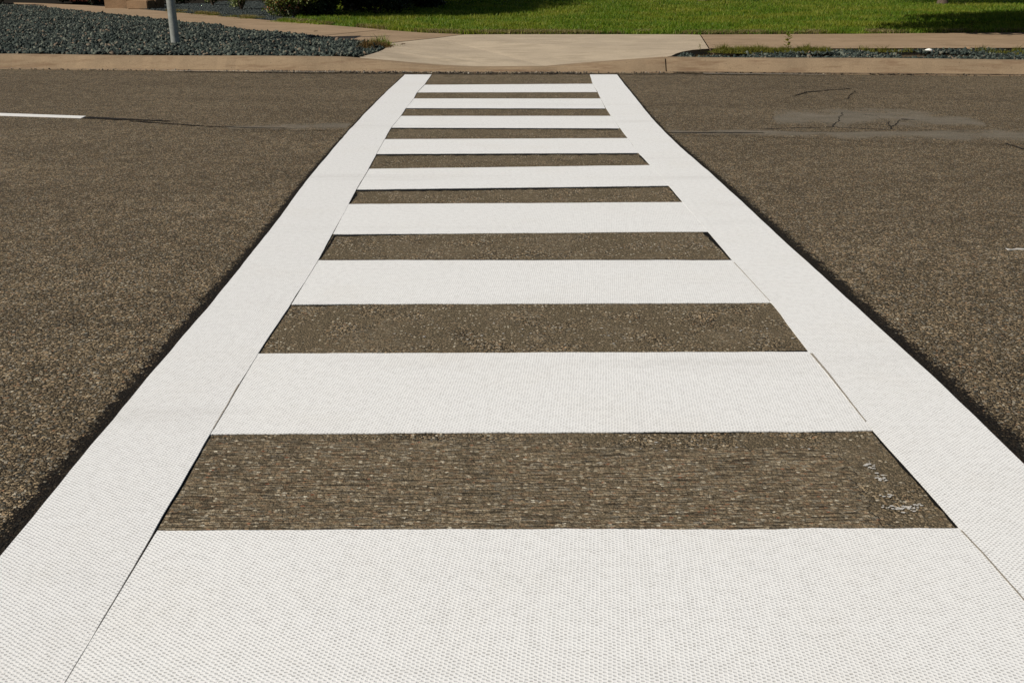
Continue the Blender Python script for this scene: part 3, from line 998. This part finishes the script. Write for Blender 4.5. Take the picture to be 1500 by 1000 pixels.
tree('added_shade_tree', (-2.7, 33.5, ZW), 2.4, .15, [(-3, 31.6, 2.8, 2.0, 2.2, 2.2), (-1.9, 32, 1.7, 1.4, 1.8, 1.2), (-2.4, 35, 3.2, 2.1, 2.4, 2.4)], 19000, .12, M_leafdark, 'added shade-casting tree hidden beyond the lawn shade')
tree('added_side_tree', (10.3, 19.4, ZW), 1.7, .13, [(6.9, 17.6, 3.0, 2.8, 1.9, 1.7), (9.5, 17.2, 3.0, 2.6, 2.0, 1.8), (8.2, 20.6, 3.4, 2.8, 1.9, 1.7), (11.4, 20, 3.3, 3, 2.6, 1.9), (10.2, 22.6, 3.2, 2.4, 1.7, 1.8), (13, 24.6, 3.6, 3.2, 1.9, 2.2)], 46000, .16, M_leaf, 'added unseen tree past the right edge whose shade blackens the lawn')  # unseen tree added off to the side, crown shaped for its shadow
p = G(1380, 7.8, ZW)
tree('lawn_tree', p, 2.4, .12, [(p.x + .3, p.y, 4.2, 2.0, 2.0, 1.7), (p.x - .5, p.y + .9, 5.0, 1.8, 1.8, 1.6), (p.x - .9, p.y + 1.0, 3.0, 1.9, 2.2, 1.4)], 13000, .09, M_leaf, 'slim tree trunk standing on the lawn at the right')
p = G(1031, 2.2, ZW)
tree('lawn_tree', p, 2.5, .13, [(p.x + .3, p.y + .4, 4.3, 2.1, 2.0, 1.7), (p.x - .6, p.y + 1.1, 5.0, 1.8, 1.8, 1.6)], 7000, .09, M_leaf, 'tree trunk foot at the top of the lawn right of centre')


def clump(name, pts, n, sp, h, mat, label, cat='weeds', w=.007, z=ZW - .03, lean=.7, group=None):
    Q, K = [], []
    for (px, py) in pts:
        c = G(px, py, ZW)
        a, b = rng.normal(0, 1, n), rng.normal(0, 1, n)
        Q.append(np.column_stack([c.x + a * sp[0], c.y + b * sp[1]]))
        K.append(np.exp(-.35 * (a * a + b * b)) * random.uniform(.7, 1.25))
    Q, K = np.concatenate(Q), np.concatenate(K)
    K = K * (.45 + 1.1 * vnoise(Q[:, 0], Q[:, 1], 9, 4))
    o = blades(name, Q, h * .25, h * 1.15, w * .7, w * 1.4, mat, lean, z, K)
    return tag(o, label, cat, group)


clump('yellow_ground_cover', [(x, 73.2 + 1.2 * (i % 2)) for i, x in enumerate(range(1060, 1212, 9))], 620, (.10, .07), .085, M_weed, 'yellow-green mat of low weeds on the stones right of the driveway', 'ground cover')
clump('yellow_ground_cover', [(1235, 73), (1262, 72.6), (1300, 73.5), (1330, 72.5), (1390, 72.6), (1440, 73)], 170, (.14, .05), .075, M_weed, 'sparse yellow-green weeds along the sidewalk edge of the right stone strip', 'ground cover')
clump('rusty_weeds', [(545, 70), (553, 69.5), (560, 68), (537, 72)], 520, (.08, .12), .10, M_moss, 'rust and green weeds at the pointed end of the left stone bed', z=ZW)
clump('green_weeds', [(556, 67)], 330, (.12, .12), .12, M_grass, 'green tuft among the rust coloured weeds at the left stone tip', z=ZW)
clump('rusty_weeds', [(1035, 75.5), (1022, 77), (1048, 76)], 130, (.09, .04), .04, M_moss, 'thin brown weeds in the rounded end of the right stone bed', z=ZW - .06)
clump('green_weeds', [(1470, 76), (1490, 74), (1498, 79), (1455, 75)], 130, (.07, .05), .08, M_weed, 'green weeds on stones at the right border of the photo')
clump('edge_weeds', [(320, 23), (345, 25.2), (372, 27.6), (300, 21.4), (270, 19)], 420, (.22, .06), .06, M_weed, 'yellow-green weeds edging the walk below the blue chips', z=ZW)
clump('edge_weeds', [(415, 32), (432, 33), (450, 34.2), (475, 36), (492, 36), (505, 36)], 420, (.14, .10), .09, M_grass, 'bright green tufts along the walk under the red-leaved shrub', z=ZW)


def sprig(px, py, hgt, label, n=9, z=ZW - .03, mat=M_weed):
    c = G(px, py, ZW); c.z = z
    root = tag(empty('weed_sprig', c), label, 'weed')
    bm = bmesh.new()
    bm_tube(bm, [c, c + Vector((.01, 0, hgt * .5)), c + Vector((-.008, .005, hgt))], [.004, .003, .002], 5)
    from_bm('stem', bm, mat, root)
    V, F = [], []
    for k in range(n):
        t = .3 + .7 * k / (n - 1)
        a = k * 2.4
        o = c + Vector((0, 0, hgt * t))
        d = Vector((math.cos(a), math.sin(a), .45)).normalized() * hgt * .36
        s = Vector((-math.sin(a), math.cos(a), 0)) * hgt * .11
        b = len(V)
        V += [tuple(o), tuple(o + d * .5 + s), tuple(o + d), tuple(o + d * .5 - s)]
        F.append((b, b + 1, b + 2, b + 3))
    from_np('leaves', np.array(V), np.array(F), mat, root)


sprig(1153, 74, .22, 'tall leafy weed rising from the yellow-green ground cover', 13)
sprig(1024.5, 72, .10, 'tiny upright weed at the driveway corner beside right stone bed', 6)
sprig(1422, 46, .16, 'leafy weed at the lawn edge just in front of the black shade', 14, ZW)
sprig(1408, 45, .12, 'low weed at the lawn edge, left of the taller leafy one', 10, ZW)
sprig(1478, 46.5, .12, 'weed at the lawn edge near the right border of the photo', 9, ZW)

# ------------------------------------------------------------------ pole, with an unseen sign panel added for its shadow
b = G(257, 62.5, ZW); b.z = ZW - .06
root = tag(empty('sign_pole', b), 'grey metal pole standing in the blue stone bed', 'pole')
bm = bmesh.new()
zs = [0, .02, 1.0, 2.2, 3.0, 3.02]
bm_tube(bm, [b + Vector((0, 0, q)) for q in zs], [.062, .062, .061, .059, .058, .04], 28)
o = from_bm('pole', bm, M_pole, root, True)
bm = bmesh.new()
bm_box(bm, (b.x + .064, b.y, b.z + 1.95), (.004, .70, 1.15), .0015)
bm_box(bm, (b.x - .064, b.y, b.z + 1.75), (.006, .14, .04), 0)
from_bm('added_sign_panel', bm, M_sign, root)

# ------------------------------------------------------------------ house and its steps
hr = tag(empty('house', (-14, 33, ZW)), 'house with shade-coloured wall and white porch posts showing at the upper left corner', 'house')
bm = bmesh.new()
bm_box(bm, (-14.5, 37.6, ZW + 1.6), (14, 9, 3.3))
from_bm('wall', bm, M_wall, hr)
bm = bmesh.new()
v = [bm.verts.new(q) for q in ((-22, 32.4, 3.4), (-7, 32.4, 3.4), (-7, 42.8, 3.4), (-22, 42.8, 3.4), (-22, 37.6, 5.6), (-7, 37.6, 5.6))]
for f in ((0, 1, 5, 4), (2, 3, 4, 5), (1, 2, 5), (3, 0, 4), (3, 2, 1, 0)): bm.faces.new([v[i] for i in f])
from_bm('roof', bm, M_roof, hr)
bm = bmesh.new(); bm_box(bm, (-13.4, 33.07, ZW + 1.05), (1.0, .06, 2.1), .01)
from_bm('door', bm, M_door, hr)
for wx in (-18.5, -9.6):
    bm = bmesh.new()
    for dx, dz, sx, sz in ((0, .62, 1.6, .1), (0, -.62, 1.6, .1), (-.75, 0, .1, 1.14), (.75, 0, .1, 1.14)):
        bm_box(bm, (wx + dx, 33.05, ZW + 1.6 + dz), (sx, .09, sz))
    w_o = from_bm('window', bm, M_white, hr)
    bm = bmesh.new(); bm_box(bm, (wx, 33.085, ZW + 1.6), (1.4, .02, 1.14))
    me = bpy.data.meshes.new('pane'); bm.to_mesh(me); bm.free()
    me.materials.append(M_glass)
    po = bpy.data.objects.new('pane', me); COL.objects.link(po); po.parent = w_o
    me.transform(__import__('mathutils').Matrix.Translation(-hr.location))
for q in ((225, 2.0),):
    c = G(q[0], q[1], ZW)
    bm = bmesh.new(); bm_box(bm, (c.x, c.y, ZW + 1.6), (.30, .2, 3.2), .01)
    from_bm('porch_post', bm, M_white, hr)
c = G(335, 2.6, ZW)
bm = bmesh.new(); bm_box(bm, (c.x, c.y + .1, ZW + .3), (.55, .2, .6), .01)
from_bm('plinth', bm, M_white, hr)

a = G(170, 12.5, ZW)
st = tag(empty('entrance_steps', a), 'tan concrete steps and cheek block at the end of the left walk', 'steps')
s = a.y / 1458
bm = bmesh.new(); bm_box(bm, (a.x, a.y + .35, ZW + .34), (32 * s, .7, .72), .02, .05)
from_bm('cheek_block', bm, M_step, st)
b2 = G(202, 14, ZW)
bm = bmesh.new(); bm_box(bm, (b2.x, b2.y + .30, ZW + .105), (29 * s, .55, .22), .02, -.06)
from_bm('step', bm, M_step, st)
bm = bmesh.new(); bm_box(bm, (b2.x + .05, b2.y + .86, ZW + .21), (29 * s, .55, .43), .02, -.06)
from_bm('step', bm, M_step, st)

# ------------------------------------------------------------------ small loose things
P = []
for _ in range(1500):
    x = random.uniform(G(380, 107).x, G(860, 107).x)
    if random.random() < .35: x = random.uniform(-9, 9)
    P.append((x, kerb_y(x) + random.gauss(-.01, .035), .008))
tag(rocks('gutter_grit', np.array(P), .006, .017, M_grit), kind='stuff')
# crumbled dark edge of the asphalt against the concrete
crack('asphalt_edge', [(270, 104.5), (400, 106.3), (500, 107.6), (690, 108.6), (860, 108.4), (1000, 108.4), (1120, 109.4)], (.05, .05), M_crack, .0075, .02)
crack('gutter_joint', [(985, 105.4), (1100, 106.2), (1260, 107.4), (1500, 109.4), (1800, 112.4)], (.06, .05), M_crack, .017, .006)
crack('gutter_lip', [(240, 103.6), (330, 104.2), (490, 105.6)], (.035, .02), M_joint, .018, .010)
crack('gutter_lip', [(1030, 107.4), (1130, 108.2), (1210, 109.2)], (.04, .02), M_joint, .018, .012)


def dead_leaf(px, py, z, lab):
    c = G(px, py, z)
    bm = bmesh.new()
    vs = [bm.verts.new((c.x + q[0], c.y + q[1], z + q[2])) for q in ((-.035, 0, .006), (-.01, .022, .018), (.03, .012, .008), (.045, -.004, .02), (.02, -.02, .012), (-.015, -.018, .006))]
    bm.faces.new(vs)
    return tag(from_bm('fallen_leaf', bm, M_deadleaf), lab, 'leaf')


dead_leaf(462, 47, ZW + .002, 'dark fallen leaf on the left walk beside the joint')
dead_leaf(590, 66, ZW - .002, 'dark fallen leaf on the pale driveway near the left stone tip')


def pebble(px, py, r, mat, lab):
    c = G(px, py, ZW - .03); c.z = ZW - .01
    V = IV * rng.uniform(.8, 1.15, (len(IV), 1)) * np.array([1.5, .9, .8]) * r + np.array(c)
    return tag(from_np('pebble', V, IF, mat), lab, 'pebble')


pebble(1360, 77, .04, M_white, 'white pebble among the blue stones of the right strip')
pebble(1418, 74.5, .05, M_step, 'reddish-brown lump at the sidewalk edge of the right stone strip')
pebble(558, 64.5, .06, M_apron, 'pale chip of concrete at the tip of the left stone bed')
